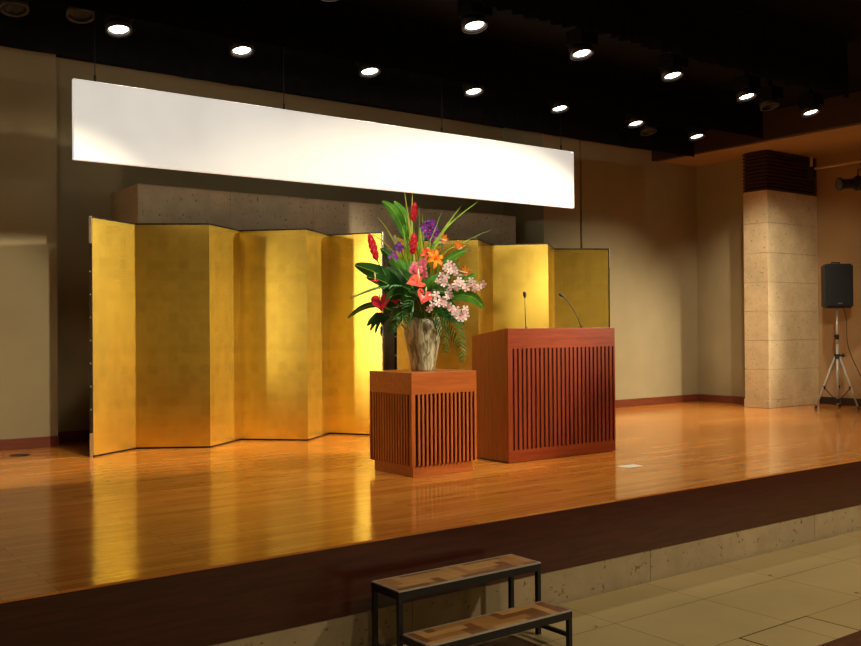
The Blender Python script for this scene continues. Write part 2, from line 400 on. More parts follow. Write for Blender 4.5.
# louvre box on top of the pillar
lv = thing('louvered_grille', 'dark horizontal slatted wooden grille on top of the stone pillar', 'grille', (12.88, 8.65, 3.985))
MB().box(.05, .05, 0, 1.34, .43, .615).build('grille_box', M['blackceil'], lv)
g = MB()
nsl = 11
for i in range(nsl):
    z = .004 + i*.0562
    g.box(.0, .0, z, 1.36, .03, z+.036, .002); g.box(0, .03, z, .03, .43, z+.036, .002)
g.build('slats', wood('louver_wood', srgb(46, 26, 16), srgb(66, 40, 26), .5, 'x', 0), lv)
for X_ in (.034, .7, 1.32): MB().box(X_, .031, 0, X_+.02, .049, .61).build('batten', M['blackceil'], lv)

# ------------------------------------------------------------------ curtains, borders
def pleat(x0, x1, y, z0, z1, amp, wl, jag=0, seed=0, fold2=1):
    rnd = random.Random(seed); mb = MB(); n = int((x1-x0)/(wl/6)); bot = []; top = []
    ph = 0; jz = 0
    for i in range(n+1):
        x = x0 + (x1-x0)*i/n; ph += (.8+.4*rnd.random())*2*PI/6
        if i % 18 == 0: tgt = rnd.uniform(-jag, jag)
        jz += (tgt-jz)*.12 if jag else 0
        yy = y + amp*math.sin(ph) + amp*.5*math.sin(ph*.37)
        bot.append((x, yy, z0+jz)); top.append((x, y+.4*amp*math.sin(ph), z1))
    V = [[mb.bm.verts.new(p) for p in r] for r in (bot, [tuple(.5*(a+b) for a, b in zip(p, q)) for p, q in zip(bot, top)], top)]
    for a, b in zip(V, V[1:]):
        for i in range(n): mb.bm.faces.new((a[i], a[i+1], b[i+1], b[i]))
    bmesh.ops.solidify(mb.bm, geom=mb.bm.faces[:], thickness=.006)
    return mb
o = pleat(XL, 10.0, 5.7, 4.40, CZ, .035, .14, .012, 1).build('valance_curtain', M['valance'], smooth=True)
tag(o, 'pleated black valance curtain across the front of the stage ceiling', 'curtain')
o = pleat(XL, 11.5, 7.78, 4.47, CZ, .008, .5, .01, 2).build('border_curtain', M['black'], smooth=True)
tag(o, 'flat black border curtain hanging between the two rows of ceiling lamps', 'curtain')
o = pleat(XL, 11.75, 9.12, 4.43, CZ, .008, .5, .02, 3).build('border_curtain', M['black'], smooth=True)
tag(o, 'rearmost flat black border curtain above and behind the white board', 'curtain')

# ------------------------------------------------------------------ hanging white board
BY = 8.36
def P(px, py, Y):            # point of the vertical plane y=Y seen at a spot of the photograph
    d = RI*((px-430.5)/FOC) - UP*((py-323)/FOC) + FW
    return CAM + d*((Y-CAM.y)/d.y)
bx0, bx1 = P(73.7, 120, BY).x, P(574, 180, BY).x
bz1 = P(300, 111.5, BY).z; bz0 = P(300, 181.3, BY).z
bd = thing('hanging_board', 'long blank white board hanging from the black ceiling over the stage', 'board', ((bx0+bx1)/2, BY, bz0))
hw = (bx1-bx0)/2; bh = bz1-bz0
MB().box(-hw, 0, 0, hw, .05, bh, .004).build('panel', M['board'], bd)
for px in (96, 285, 443, 562):
    wx = P(px, 100, BY).x - (bx0+bx1)/2
    MB().tube([(wx, .025, bh+.05), (wx, .025, CZ-bz0)], .004, 6).tube([(wx, .025, bh-.01), (wx, .025, bh+.06)], .012, 8).build('hanging_wire', M['blackmetal'], bd)

# ------------------------------------------------------------------ ceiling lamps
def make_lamp(lit):
    t = thing('ceiling_spotlight', '', 'ceiling light', (0, 0, 0))
    MB().box(-.12, -.11, .09, .12, .11, .24, .01).tube([(0, 0, .25), (0, 0, .44)], .025, 8).build('housing', M['black'], t)
    tilt = Matrix.Rotation(math.radians(-14), 4, 'X')
    mb = MB()
    n = 28
    prof = [(.1, .0), (.12, .0), (.115, .1), (.05, .15), (.045, .14), (.088, .045), (.095, .01)]
    rings = []
    for r, z in prof:
        rings.append([mb.bm.verts.new(tilt @ Vector((r*math.cos(2*PI*k/n), r*math.sin(2*PI*k/n), z))) for k in range(n)])
    rings.append(rings[0])
    for a, b in zip(rings, rings[1:]):
        for k in range(n): mb.bm.faces.new((a[k], a[(k+1) % n], b[(k+1) % n], b[k]))
    mb.build('ring', M['blackmetal'], t, smooth=True)
    mb = MB()
    rr = [(.084, .025), (.06, .045), (.03, .06)]
    rings = [[mb.bm.verts.new(tilt @ Vector((r*math.cos(2*PI*k/n), r*math.sin(2*PI*k/n), z))) for k in range(n)] for r, z in rr]
    for a, b in zip(rings, rings[1:]):
        for k in range(n): mb.bm.faces.new((a[k], a[(k+1) % n], b[(k+1) % n], b[k]))
    mb.bm.faces.new(rings[-1])
    mb.build('lamp_face', M['lamp'] if lit else M['reflector'], t, smooth=True)
    return t
lampA = make_lamp(True); lampU = make_lamp(False)
rowA = [(3.96, 6.65), (5.456, 6.645), (6.884, 6.706), (8.297, 6.721), (9.778, 6.826), (11.187, 6.864)]
rowB = [(2.883, 8.599), (4.075, 8.555), (5.512, 8.473), (6.956, 8.5), (8.374, 8.544), (9.829, 8.587), (11.223, 8.671)]
ordn = ['leftmost', 'second from left', 'third from left', 'fourth from left', 'fifth from left', 'sixth from left', 'rightmost']
LZ = 4.60
lights_at = []
for i, (x, y) in enumerate(rowA):
    nm = 'rightmost' if i == 5 else ordn[i]
    lb = 'lit round stage lamp, %s of the front row in the black ceiling' % nm
    o = lampA if i == 0 else dup(lampA, (x, y, LZ))
    o.location = (x, y, LZ); o['label'] = lb; o['group'] = 'lit lamps in the black stage ceiling'; lights_at.append((x, y))
for i, (x, y) in enumerate(rowB):
    o = dup(lampA, (x, y, LZ), 'lit round stage lamp, %s of the rear row behind the white board' % ordn[i]); lights_at.append((x, y))
for i, (x, y, lb) in enumerate([(1.99, 8.6, 'unlit stage lamp in the top left corner of the black ceiling'), (2.50, 8.45, 'unlit stage lamp just left of the leftmost rear lit lamp'),
                                (10.45, 8.9, 'unlit stage lamp between the two rightmost rear lit lamps'), (10.5, 7.0, 'unlit stage lamp between the two rightmost front lit lamps')]):
    o = lampU if i == 0 else dup(lampU, (x, y, LZ))
    o.location = (x, y, LZ+.02); o['label'] = lb; o['group'] = 'unlit lamps in the black stage ceiling'

# ------------------------------------------------------------------ folding gold screens
def byobu(name, label, V, H=2.41):
    t = thing(name, label, 'folding screen', (V[0][0], V[0][1], SZ))
    for i in range(len(V)-1):
        a = Vector((V[i][0], V[i][1], 0)); b = Vector((V[i+1][0], V[i+1][1], 0))
        d = b-a; ln = d.length; ang = math.atan2(d.y, d.x)
        lo = a - Vector((V[0][0], V[0][1], 0))
        g = 0; th = .02; fr = .018
        mb = MB(); mb.box(g+(.012 if i == 0 else 0), 0, .014, ln-g-(.012 if i == len(V)-2 else 0), th, H-.014)
        for f in mb.bm.faces:
            f.material_index = 1 if f.calc_center_median().y > th-.001 else 0
        p = mb.build('panel', [M['gold'], M['backcloth']], t, tuple(lo), rot=(0, 0, ang))
        MB().box(g, -.005, H-.016, ln-g, th+.004, H, .001).build('top_rail', M['lacquer'], p)
        MB().box(g, -.005, 0, ln-g, th+.004, .018, .001).build('bottom_rail', M['lacquer'], p)
        if i == 0: MB().box(0, -.005, .018, .016, th+.004, H-.016, .001).build('side_rail', M['lacquer'], p)
        if i == len(V)-2: MB().box(ln-.016, -.005, .018, ln, th+.004, H-.016, .001).build('side_rail', M['lacquer'], p)
        if i in (0, len(V)-2):
            xx = -.0015 if i == 0 else ln-.003
            for z0, z1 in ((H-.27, H+.001), (0, .24)):
                MB().box(xx, -.007, z0, xx+.0045, th+.006, z1, .001).build('corner_fitting', M['silver'], p)
            for z in (.47, .7, .93, 1.16, 1.39, 1.62, 1.85): MB().box(xx-.001, .002, z, xx+.006, .018, z+.014, .001).build('stud', M['silver'], p)
    return t
byobu('folding_screen', 'six-panel gold leaf folding screen on the left half of the stage',
      [(2.942, 9.648), (3.533, 10.04), (4.185, 9.619), (4.757, 10.08), (5.31, 9.505), (5.863, 9.96), (6.25, 9.36)])
byobu('folding_screen', 'six-panel gold leaf folding screen behind the flowers and the lectern',
      [(6.597, 9.597), (7.13, 10.06), (7.755, 9.42), (8.45, 9.95), (8.966, 9.40), (9.63, 9.97), (10.34, 9.56)])

# ------------------------------------------------------------------ lectern
lx0, lx1, ly0, ly1 = 5.842, 7.285, 6.69, 7.20
lt = thing('lectern', 'large reddish brown wooden lectern with slatted front carrying two microphones', 'lectern', ((lx0+lx1)/2, (ly0+ly1)/2, SZ))
W = (lx1-lx0)/2; D = (ly1-ly0)/2
HF, HB = 1.255, 1.185
MB().prism([(-D+.001, .015), (D, .015), (D, HB), (-D+.001, HF)], -W, -W+.03, 'x').build('side_panel', M['lectern'], lt)
MB().prism([(-D+.001, .015), (D, .015), (D, HB), (-D+.001, HF)], W-.03, W, 'x').build('side_panel', M['lectern'], lt)
MB().prism([(-D+.001, HF-.03), (D-.001, HB-.03), (D-.001, HB-.002), (-D+.001, HF-.002)], -W+.03, W-.03, 'x').build('desk_top', M['lectern_h'], lt)
MB().box(-W, -D-.018, HF-.19, W, -D, HF, .002).build('top_band', M['lectern_h'], lt)
MB().box(-W, -D-.018, .004, W, -D, .115, .002).build('bottom_band', M['lectern_h'], lt)
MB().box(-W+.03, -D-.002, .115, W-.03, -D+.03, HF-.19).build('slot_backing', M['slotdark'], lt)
mb = MB(); n = 25; s0, s1 = -W+.022, W-.022; pit = (s1-s0)/n
mb.box(-W, -D-.018, .115, s0+pit*.58, -D+.001, HF-.19).box(s1, -D-.018, .115, W, -D+.001, HF-.19)
for i in range(n):
    if i: mb.box(s0+i*pit, -D-.018, .113, s0+i*pit+pit*.58, -D-.003, HF-.188)
mb.build('slats', M['lectern'], lt)
MB().box(-W+.02, -D+.0, 0, W-.02, D-.02, .02).build('plinth', M['slotdark'], lt)
MB().box(-W+.03, D-.04, .3, W-.03, D-.02, HB-.03).build('shelf_back', M['lectern'], lt)

def mic(name, label, pts, head_dir):
    t = thing(name, label, 'microphone', pts[0])
    o0 = Vector(pts[0]); q = [Vector(p)-o0 for p in pts]
    # smooth by catmull
    sm = []
    for i in range(len(q)-1):
        p0, p1, p2, p3 = q[max(i-1, 0)], q[i], q[i+1], q[min(i+2, len(q)-1)]
        for k in range(6):
            u = k/6; sm.append(.5*((2*p1)+(p2-p0)*u+(2*p0-5*p1+4*p2-p3)*u*u+(3*p1-p0-3*p2+p3)*u**3))
    sm.append(q[-1])
    MB().tube(sm, .0042, 8).build('gooseneck', M['blackmetal'], t, smooth=True)
    MB().lathe([(.03, -.004), (.03, .008), (.012, .018), (.008, .05)], 20).build('mount', M['blackmetal'], t, smooth=False)
    h = Vector(head_dir).normalized(); e = q[-1]
    MB().tube([e-h*.01, e, e+h*.012, e+h*.035, e+h*.05, e+h*.056], [.006, .009, .015, .017, .013, .005], 14).build('capsule', M['plastic'], t, smooth=True)
def desk_z(y): return SZ + HF + (HB-HF)*(y-ly0)/(ly1-ly0)
my = 6.93
a = P(526, 328, my); b = P(527, 297, my)
mic('gooseneck_microphone', 'upright black gooseneck microphone on the left of the lectern top', [(a.x, my, desk_z(my)), (a.x+.002, my+.01, 2.0), (b.x, my+.03, 2.12), (b.x, my+.03, b.z)], (0, .15, 1))
a = P(582, 328, my); b = P(566, 296, my)
mic('gooseneck_microphone', 'bent black gooseneck microphone leaning left on the right of the lectern top', [(a.x, my, desk_z(my)), (a.x-.06, my, 1.98), ((a.x+b.x)/2-.04, my+.02, 2.12), (b.x, my+.04, b.z)], (-1, .1, .42))

# ------------------------------------------------------------------ pedestal
px0, px1, py0, py1 = 4.64, 5.345, 6.53, 7.18
pt = thing('flower_pedestal', 'square brown wooden pedestal with slatted sides under the flower vase', 'pedestal', ((px0+px1)/2, (py0+py1)/2, SZ))
W = (px1-px0)/2; D = (py1-py0)/2; H = .885; hb = .095
MB().box(-W+.03, -D+.03, 0, W-.03, D-.03, hb, .002).build('plinth', M['ped_h'], pt)
MB().box(-W, -D, H-.185, W, D, H, .003).build('top_block', M['ped_h'], pt)
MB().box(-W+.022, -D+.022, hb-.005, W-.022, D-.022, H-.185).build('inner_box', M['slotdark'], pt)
def slat_side(n, half, depth, ax, sgn):
    mb = MB(); e = .024; pitch = (2*half-2*e)/n
    spans = [(-half, -half+e+pitch*.3)] + [(-half+e+i*pitch-.0, -half+e+i*pitch+pitch*.45) for i in range(1, n)] + [(half-e, half)]
    for a, b in spans:
        if ax == 'x': mb.box(a, min(sgn*depth, sgn*(depth-.014)), hb, b, max(sgn*depth, sgn*(depth-.014)), H-.184)
        else:
            a2, b2 = max(a, -half+.0205), min(b, half-.0205)
            if b2 > a2: mb.box(min(sgn*depth, sgn*(depth-.014)), a2, hb, max(sgn*depth, sgn*(depth-.014)), b2, H-.184)
    return mb
for ax, sg, hf, dp in (('x', -1, W, D), ('x', 1, W, D), ('y', -1, D, W), ('y', 1, D, W)):
    slat_side(15, hf, dp, ax, sg).build('slatted_side', M['ped'], pt)

# ------------------------------------------------------------------ steps
st = thing('portable_steps', 'two-tread black metal steps with parquet tops in front of the stage', 'steps', (3.52, 4.3, FZ))
def tread(x0, x1, y0, y1, z, hrail):
    t_ = 0.03
    mb = MB(); r = .028
    mb.box(x0, y0, z-hrail, x1, y0+r, z-.006).box(x0, y1-r, z-hrail, x1, y1, z-.006)
    mb.box(x0, y0+r, z-hrail, x0+r, y1-r, z-.006).box(x1-r, y0+r, z-hrail, x1, y1-r, z-.006)
    mb.build('tread_frame', M['blackmetal'], st)
    mb = MB()
    e = .011
    mb.box(x0, y0, z-.006, x1, y0+e, z+.002).box(x0, y1-e, z-.006, x1, y1, z+.002).box(x0, y0+e, z-.006, x0+e, y1-e, z+.002).box(x1-e, y0+e, z-.006, x1, y1-e, z+.002)
    mb.build('edge_trim', plain('aluminium_trim', (.55, .5, .42, 1), (.65, .6, .52, 1), .4, metal=.6, scale=40), st)
    # staggered parquet blocks clipped to the tread
    mb = MB(); rnd = random.Random(int(z*100)); Lh, Wh = .24, .06
    x_in0, x_in1, y_in0, y_in1 = x0+e, x1-e, y0+e, y1-e
    def clipbox(a, b, c, d, mi):
        a, c = max(a, x_in0), min(c, x_in1); b, d = max(b, y_in0), min(d, y_in1)
        if c-a > .002 and d-b > .002: mb.box(a, b, z-.012, c-.0006, d-.0006, z, 0, mi)
    u = Wh
    nx = int((x1-x0)/u)+2; ny = int((y1-y0)/u)+2
    # cell types: (i-j) mod 8 < 4 -> horizontal strip, else vertical
    for j in range(ny):
        i = -8
        while i < nx:
            mth = (i - j) % 8
            if mth == 0:
                clipbox(x0+i*u, y0+j*u, x0+(i+4)*u, y0+(j+1)*u, rnd.choice([0, 1, 2])); i += 1
            else: i += 1
    for i in range(-2, nx):
        j = -8
        while j < ny+8:
            if (i - j) % 8 == 4+3-0 or False:
                clipbox(x0+i*u, y0+(j)*u, x0+(i+1)*u, y0+(j+4)*u, rnd.choice([0, 1, 2]))
            j += 1
    mb.box(x_in0, y_in0, z-.02, x_in1, y_in1, z-.0125, 0, 2)
    mb.build('parquet_top', [M['parq_a'], M['parq_b'], M['parq_c']], st)
HU = .415-FZ; HL = .2-FZ
ux0, ux1, uy0, uy1 = -.515, .56, .065, .345
lx_0, lx_1, ly_0, ly_1 = -.535, .515, -.25, .0
tread(ux0, ux1, uy0, uy1, HU, .05)
tread(lx_0, lx_1, ly_0, ly_1, HL, .05)
for x, y in ((ux0, uy0), (ux1-.028, uy0), (ux0, uy1-.028), (ux1-.028, uy1-.028)):
    MB().box(x, y, 0, x+.028, y+.028, HU-.05, .002).build('leg', M['blackmetal'], st)
for x, y in ((lx_0, ly_0), (lx_1-.028, ly_0)):
    MB().box(x, y, 0, x+.028, y+.028, HL-.05, .002).build('leg', M['blackmetal'], st)
MB().box(lx_0, ly_0+.028, .07, lx_0+.022, uy0+.014, .092).build('side_rail', M['blackmetal'], st)
MB().box(lx_1-.022, ly_0+.028, .07, lx_1, uy0+.014, .092).build('side_rail', M['blackmetal'], st)
MB().box(ux0+.003, uy0+.028, .07, ux0+.025, uy1-.028, .092).build('side_rail', M['blackmetal'], st)
MB().box(ux1-.025, uy0+.028, .07, ux1-.003, uy1-.028, .092).build('side_rail', M['blackmetal'], st)
MB().box(lx_0+.028, ly_1-.0, HL-.05, lx_0+.05, uy0+.002, HL-.028).box(lx_1-.05, ly_1, HL-.05, lx_1-.028, uy0+.002, HL-.028).build('link_bracket', M['blackmetal'], st)

# ------------------------------------------------------------------ hall floor details
hp = thing('floor_hatch', 'square tiled access hatch with dark edges in the hall floor', 'floor hatch', (5.33, 3.38, FZ))
mb = MB(); a, b, c, d, e = -.355, -.195, .365, .19, .008
mb.box(a, b, 0, c, b+e, .002).box(a, d-e, 0, c, d, .002).box(a, b+e, 0, a+e, d-e, .002).box(c-e, b+e, 0, c, d-e, .002)
mb.build('edge_frame', M['joint'], hp)
MB().box(a+e, b+e, 0, c-e, d-e, .0012).build('hatch_tile', M['tile'], hp)
for (x, y, lb) in ((4.45, 4.26, 'small round brass floor socket nearest the steps'), (6.42, 4.32, 'small round brass floor socket below the middle of the stage front'), (6.48, 3.66, 'small round brass floor socket at the right edge near the hatch')):
    o = MB().lathe([(.016, 0), (.016, .003), (.012, .004), (.011, .0015), (.002, .0015)], 20).build('floor_socket', M['brass'], loc=(x, y, FZ))
    tag(o, lb, 'floor socket', 'brass sockets in the tiled floor')
o = MB().box(-.105, -.065, 0, .105, .065, .0015).build('paper_sheet', M['paper'], loc=(6.585, 5.86, SZ), rot=(0, 0, math.radians(-6)))
tag(o, 'small white paper sheet lying on the stage floor right of the lectern', 'paper')
o = MB().lathe([(.1, 0), (.1, .003), (.09, .006), (.05, .006), (.045, .004), (.001, .004)], 28).build('floor_outlet', M['blackmetal'], loc=(2.42, 10.3, SZ))
tag(o, 'round dark outlet cover in the stage floor by the left wall', 'floor outlet')

# ------------------------------------------------------------------ loudspeaker on tripod
sx, sy = 13.60, 7.95
ts = thing('speaker_stand', 'silver legged tripod stand carrying the loudspeaker by the side wall', 'stand', (sx, sy, SZ))
MB().tube([(0, 0, .06), (0, 0, .98)], .019, 14).build('lower_pole', M['legpaint'], ts, smooth=True)
MB().tube([(0, 0, .9), (0, 0, 1.56)], .014, 14).build('upper_pole', M['legpaint'], ts, smooth=True)
MB().tube([(0, 0, 1.05), (0, 0, 1.13)], .03, 16).tube([(0, 0, 1.09), (-.085, -.03, 1.105)], .011, 8).tube([(-.07, -.045, 1.10), (-.105, -.02, 1.11)], .02, 8).build('clamp_collar', M['plastic'], ts)
MB().tube([(0, 0, .76), (0, 0, .83)], .045, 16).tube([(0, 0, .8), (.1, -.03, .81)], .012, 8).tube([(.09, -.045, .80), (.12, -.02, .82)], .022, 8).build('leg_hub', M['plastic'], ts)
Lg = []
for aa in (146, 266, 26):
    aa = math.radians(aa); ex, ey = math.cos(aa), math.sin(aa); r = .34
    if aa > 5: pass
    lg = MB().tube([(ex*.04, ey*.04, .79), (ex*r, ey*r, .03)], .0135, 10).build('leg', M['legpaint'], ts, smooth=True)
    MB().tube([(ex*r*.985, ey*r*.985, .05), (ex*(r+.008), ey*(r+.008), 0.0)], .018, 10).build('rubber_foot', M['plastic'], lg)
    k = .62; MB().tube([(ex*r*k-.004, ey*r*k, .79-.76*k+.03), (ex*r*k+.004, ey*r*k, .79-.76*k-.02)], .02, 10).build('leg_clip', M['plastic'], lg)
    MB().tube([(0.02*ex, .02*ey, .12), (ex*r*k, ey*r*k, .79-.76*k)], .007, 8).build('brace', M['blackmetal'], ts)
MB().tube([(0, 0, .09), (0, 0, .15)], .028, 14).build('lower_hub', M['plastic'], ts)
spk = thing('loudspeaker', 'black plastic loudspeaker on the tripod stand by the side wall', 'speaker', (sx-.03, sy+.0, SZ+1.53), math.radians(-38))
mb = MB(); mb.prism([(-.215, -.16), (.215, -.16), (.16, .16), (-.16, .16)], 0, .665, 'z')
bmesh.ops.bevel(mb.bm, geom=mb.bm.edges[:], offset=.025, segments=3, affect='EDGES')
mb.build('cabinet', M['plastic'], spk, smooth=False)
mb = MB().box(-.185, -.172, .03, .185, -.158, .635, .006); mb.build('grille', plain('speaker_grille', (.004, .004, .004, 1), (.012, .012, .012, 1), .6, metal=.3, scale=300), spk)
MB().tube([(-.07, 0, .66), (-.06, 0, .69), (.06, 0, .69), (.07, 0, .66)], .01, 8).build('handle', M['plastic'], spk)
MB().box(-.03, -.177, .06, .03, -.171, .075).build('badge', M['steel'], spk)
# cable
cp = [Vector(p) for p in [(sx+.10, sy-.02, SZ+1.62), (sx+.12, sy-.08, SZ+1.35), (sx+.13, sy-.10, SZ+.95), (sx+.25, sy-.2, SZ+.55), (sx+.4, sy-.35, SZ+.15), (sx+.42, sy-.6, SZ+.012), (sx+.3, sy-1.2, SZ+.012)]]
sm = []
for i in range(len(cp)-1):
    p0, p1, p2, p3 = cp[max(i-1, 0)], cp[i], cp[i+1], cp[min(i+2, len(cp)-1)]
    for k in range(6):
        u = k/6; sm.append(.5*((2*p1)+(p2-p0)*u+(2*p0-5*p1+4*p2-p3)*u*u+(3*p1-p0-3*p2+p3)*u**3))
tag(MB().tube(sm, .006, 6).build('speaker_cable', M['plastic'], smooth=True), 'thin black cable hanging from the loudspeaker down to the floor', 'cable')

# ------------------------------------------------------------------ pipe and spotlight at the right
pp = thing('lighting_pipe', 'beige horizontal lighting pipe hung from the ceiling beside the dark grille', 'pipe', (13.7, 8.35, 4.575))
MB().tube([(0, 0, -.235), (0, -3.2, -.215)], .02, 12).build('pipe', M['pipe'], pp, smooth=True)
MB().tube([(0, .06, 0), (0, .06, -.30)], .022, 12).tube([(0, -2.9, 0), (0, -2.9, -.23)], .022, 12).build('hanger', M['pipe'], pp, smooth=True)
MB().tube([(-.12, .06, -.29), (.04, .06, -.29)], .026, 12).box(-.03, .0, -.38, .05, .12, -.2, .006).build('clamp', M['blackmetal'], pp)
SPX, SPY, SPZ = 13.7, 7.72, 4.03
sl = thing('stage_spotlight', 'black theatre spotlight clamped under the pipe at the right edge', 'spotlight', (SPX, SPY, SPZ), 0)
d0 = Vector((-.85, .50, -.06)).normalized()
def al(s_, off=(0, 0, 0)): return tuple(d0*s_ + Vector(off))
MB().tube([al(-.36), al(-.30), al(-.29), al(-.05), al(-.04), al(.0)], [.06, .1, .115, .115, .085, .085], 20).build('body', M['blackmetal'], sl, smooth=False)
MB().tube([al(0.0), al(.2), al(.21), al(.235)], [.075, .075, .1, .1], 20).build('lens_tube', M['blackmetal'], sl)
MB().tube([al(.236), al(.239)], [.085, .07], 20).build('lens', M['lens'], sl)
u_ = d0.cross(Vector((0, 0, 1))).normalized()
MB().tube([tuple(-u_*.13 + d0*-.15), tuple(-u_*.13 + d0*-.15+Vector((0, 0, .22))), tuple(u_*.13 + d0*-.15+Vector((0, 0, .22))), tuple(u_*.13+d0*-.15)], .01, 8).build('yoke', M['blackmetal'], sl)
MB().tube([tuple(d0*-.15+Vector((0, 0, .21))), tuple(d0*-.15+Vector((.14, -.05, .33)))], .016, 8).box(.08, -.16, .28, .2, -.06, .37, .006).build('clamp', M['blackmetal'], sl)
MB().lathe([(.02, -.02), (.02, .02)], 12, tuple(d0*-.2+Vector((0, 0, -.13)))).build('knob', M['steel'], sl)

# ------------------------------------------------------------------ vase and flowers
VX, VY, VZ = 5.0, 6.86, SZ+.885
prof = [(.10, 0), (.106, .01), (.118, .08), (.142, .2), (.163, .31), (.172, .38), (.168, .43), (.15, .46), (.152, .475), (.140, .475), (.138, .455), (.155, .42), (.15, .3), (.1, .05), (.005, .045)]
o = MB().lathe(prof, 40).build('vase', M['vase'], loc=(VX, VY, VZ), smooth=True)
tag(o, 'tall grey green crackle-glazed vase on the slatted pedestal', 'vase')
MOUTH = Vector((VX, VY, VZ+.44))
TOC = -Vector((FW.x, FW.y, 0)).normalized()      # from the vase towards the hall
SIDE = Vector((RI.x, RI.y, 0)).normalized()
def A(px, py, d=0.0):
    """spot in the arrangement: px,py as measured on the photograph at the vase's distance; d metres nearer"""
    ray = RI*((px-430.5)/FOC) - UP*((py-323)/FOC) + FW
    dist = (MOUTH - CAM).dot(FW) - d
    return CAM + ray*dist
def curve(pts, n=8):
    q = [Vector(p) for p in pts]; sm = []
    for i in range(len(q)-1):
        p0, p1, p2, p3 = q[max(i-1, 0)], q[i], q[i+1], q[min(i+2, len(q)-1)]
        for k in range(n):
            u = k/n; sm.append(.5*((2*p1)+(p2-p0)*u+(2*p0-5*p1+4*p2-p3)*u*u+(3*p1-p0-3*p2+p3)*u**3))
    sm.append(q[-1]); return sm
def insert_pt(i=0):
    a = i*2.4; r = .04+.03*((i*7) % 3)
    return MOUTH + Vector((r*math.cos(a), r*math.sin(a), -.16))
CNT = [0]
def root_thing(name, label, cat, group=None):
    CNT[0] += 1
    base = insert_pt(CNT[0])
    t = thing(name, label, cat, base, 0, group); return t, base
def loc(pts, base): return [Vector(p)-base for p in pts]
def stem(t, base, tip, mid=None, r=.005, mat='g_stem'):
    m0 = (base+MOUTH)/2 + Vector((0, 0, .08))
    pts = curve([base, base*.35+tip*.65 if mid is None else mid, tip])
    return MB().tube(loc(pts, base), r, 6).build('stem', M[mat], t, smooth=True)

def grass(label, pts, w, mat, group='long grassy blades of the bouquet'):
    t, base = root_thing('grass_blade', label, 'leaf', group)
    P_ = curve([base]+[A(*p) for p in pts], 10)
    MB().blade(loc(P_, base), w, SIDE*.8+TOC*.5, lambda u: (.35+.65*min(1, u*3))*(1-max(0, (u-.45)/.55)**1.5)+.02, .35).build('blade', M[mat], t, smooth=True)
def leaf(label, pts, w, mat='g_mid', sidev=None, group=None, droop=0, name='broad_leaf'):
    t, base = root_thing(name, label, 'leaf', group)
    Q = [A(*p) for p in pts]
    MB().tube(loc(curve([base, base*.4+Q[0]*.6+Vector((0, 0, .03)), Q[0]]), base), .004, 6).build('stem', M['g_stem'], t, smooth=True)
    C = curve(Q, 8)
    MB().blade(loc(C, base), w, sidev or (SIDE*.3+UP+TOC*.3), None, .22, nc=6).build('leaf_blade', M[mat], t, smooth=True)
    MB().tube(loc(C, base), .0022, 5).build('midrib', M['g_light'], t)
def frond(label, pts, ll, n=22, mat='g_frond', w=.006, droop=.5, group='palm fronds of the bouquet', up=None):
    t, base = root_thing('palm_frond', label, 'palm frond', group)
    C = curve([base]+[A(*p) for p in pts], 12); Ls = [0]
    for q0, q1 in zip(C, C[1:]): Ls.append(Ls[-1]+(q1-q0).length)
    R_ = []; k_ = 0
    for i in range(48):
        tt = Ls[-1]*i/47
        while k_ < len(C)-2 and Ls[k_+1] < tt: k_ += 1
        R_.append(C[k_].lerp(C[k_+1], (tt-Ls[k_])/max(1e-6, Ls[k_+1]-Ls[k_])))
    C = R_; m_ = len(C)
    MB().tube(loc(C, base), [.004*(1-.6*i/m_) for i in range(m_)], 6).build('rachis', M['g_stem'], t, smooth=True)
    mb = MB(); rnd = random.Random(CNT[0])
    i0 = int(m_*.3); n = int(n)
    for j in range(n):
        f = j/(n-1); idx = i0 + f*(m_-1-i0); i = min(int(idx), m_-2); p = C[i].lerp(C[i+1], idx-i)
        tg = (C[min(i+1, m_-1)]-C[max(i-1, 0)]).normalized()
        plane = (up or TOC)
        sd = tg.cross(plane).normalized()
        ln = ll*(.5+.5*math.sin(PI*(.15+.8*f)))*(1.05-.7*f)
        for s_ in (-1, 1):
            di = (sd*s_*.8 + tg*.7 + plane*rnd.uniform(-.1, .3)).normalized()
            e1 = p+di*ln*.5; e2 = p+di*ln + Vector((0, 0, -droop*ln*.6)) + tg*ln*.15
            e1 = e1+Vector((0, 0, -droop*ln*.08))
            mb.blade(loc(curve([p, e1, e2], 4), base), w*rnd.uniform(.8, 1.1), sd*.2+tg+plane*.3, None, .3, nc=2)
    mb.build('leaflets', M[mat], t, smooth=True)

# long grassy blades
grass('tall thin yellow green blade reaching the highest tip beside the white board', [(412, 262, .0), (409, 225, .02), (404.3, 191, .03)], .014, 'g_yel')
grass('tall straight yellow striped blade left of the top red ginger', [(414, 262, .03), (411.5, 225, .04), (412.5, 192, .04)], .014, 'g_yel')
grass('green blade just behind the top red ginger', [(418, 262, .0), (419, 240, -.02), (419, 206, -.04)], .014, 'g_light')
grass('short green blade right of the top red ginger', [(421, 265, .02), (423, 240, .0), (422, 214, -.03)], .014, 'g_light')
grass('thin blade arching to the upper left over the gold screen', [(405, 268, .03), (392, 238, .08), (377, 215.5, .1)], .011, 'g_yel')
grass('lowest thin blade arching left toward the gold screen top', [(402, 270, .05), (390, 248, .1), (367, 230.5, .13)], .010, 'g_yel')
grass('long bright blade sweeping up right to the farthest tip', [(428, 262, .02), (446, 228, .03), (479, 200.5, .02)], .014, 'g_light')
grass('broad bright blade sweeping up right below its longer neighbour', [(426, 262, .05), (442, 232, .08), (461, 206, .09)], .015, 'g_light')
grass('thin dull blade crossing the purple orchids', [(425, 258, .06), (433, 234, .1), (442, 211.5, .1)], .007, 'g_light')
grass('very thin blade arching far right over the orange flowers', [(440, 262, .02), (462, 243, .04), (494, 228.5, .02)], .006, 'g_light')
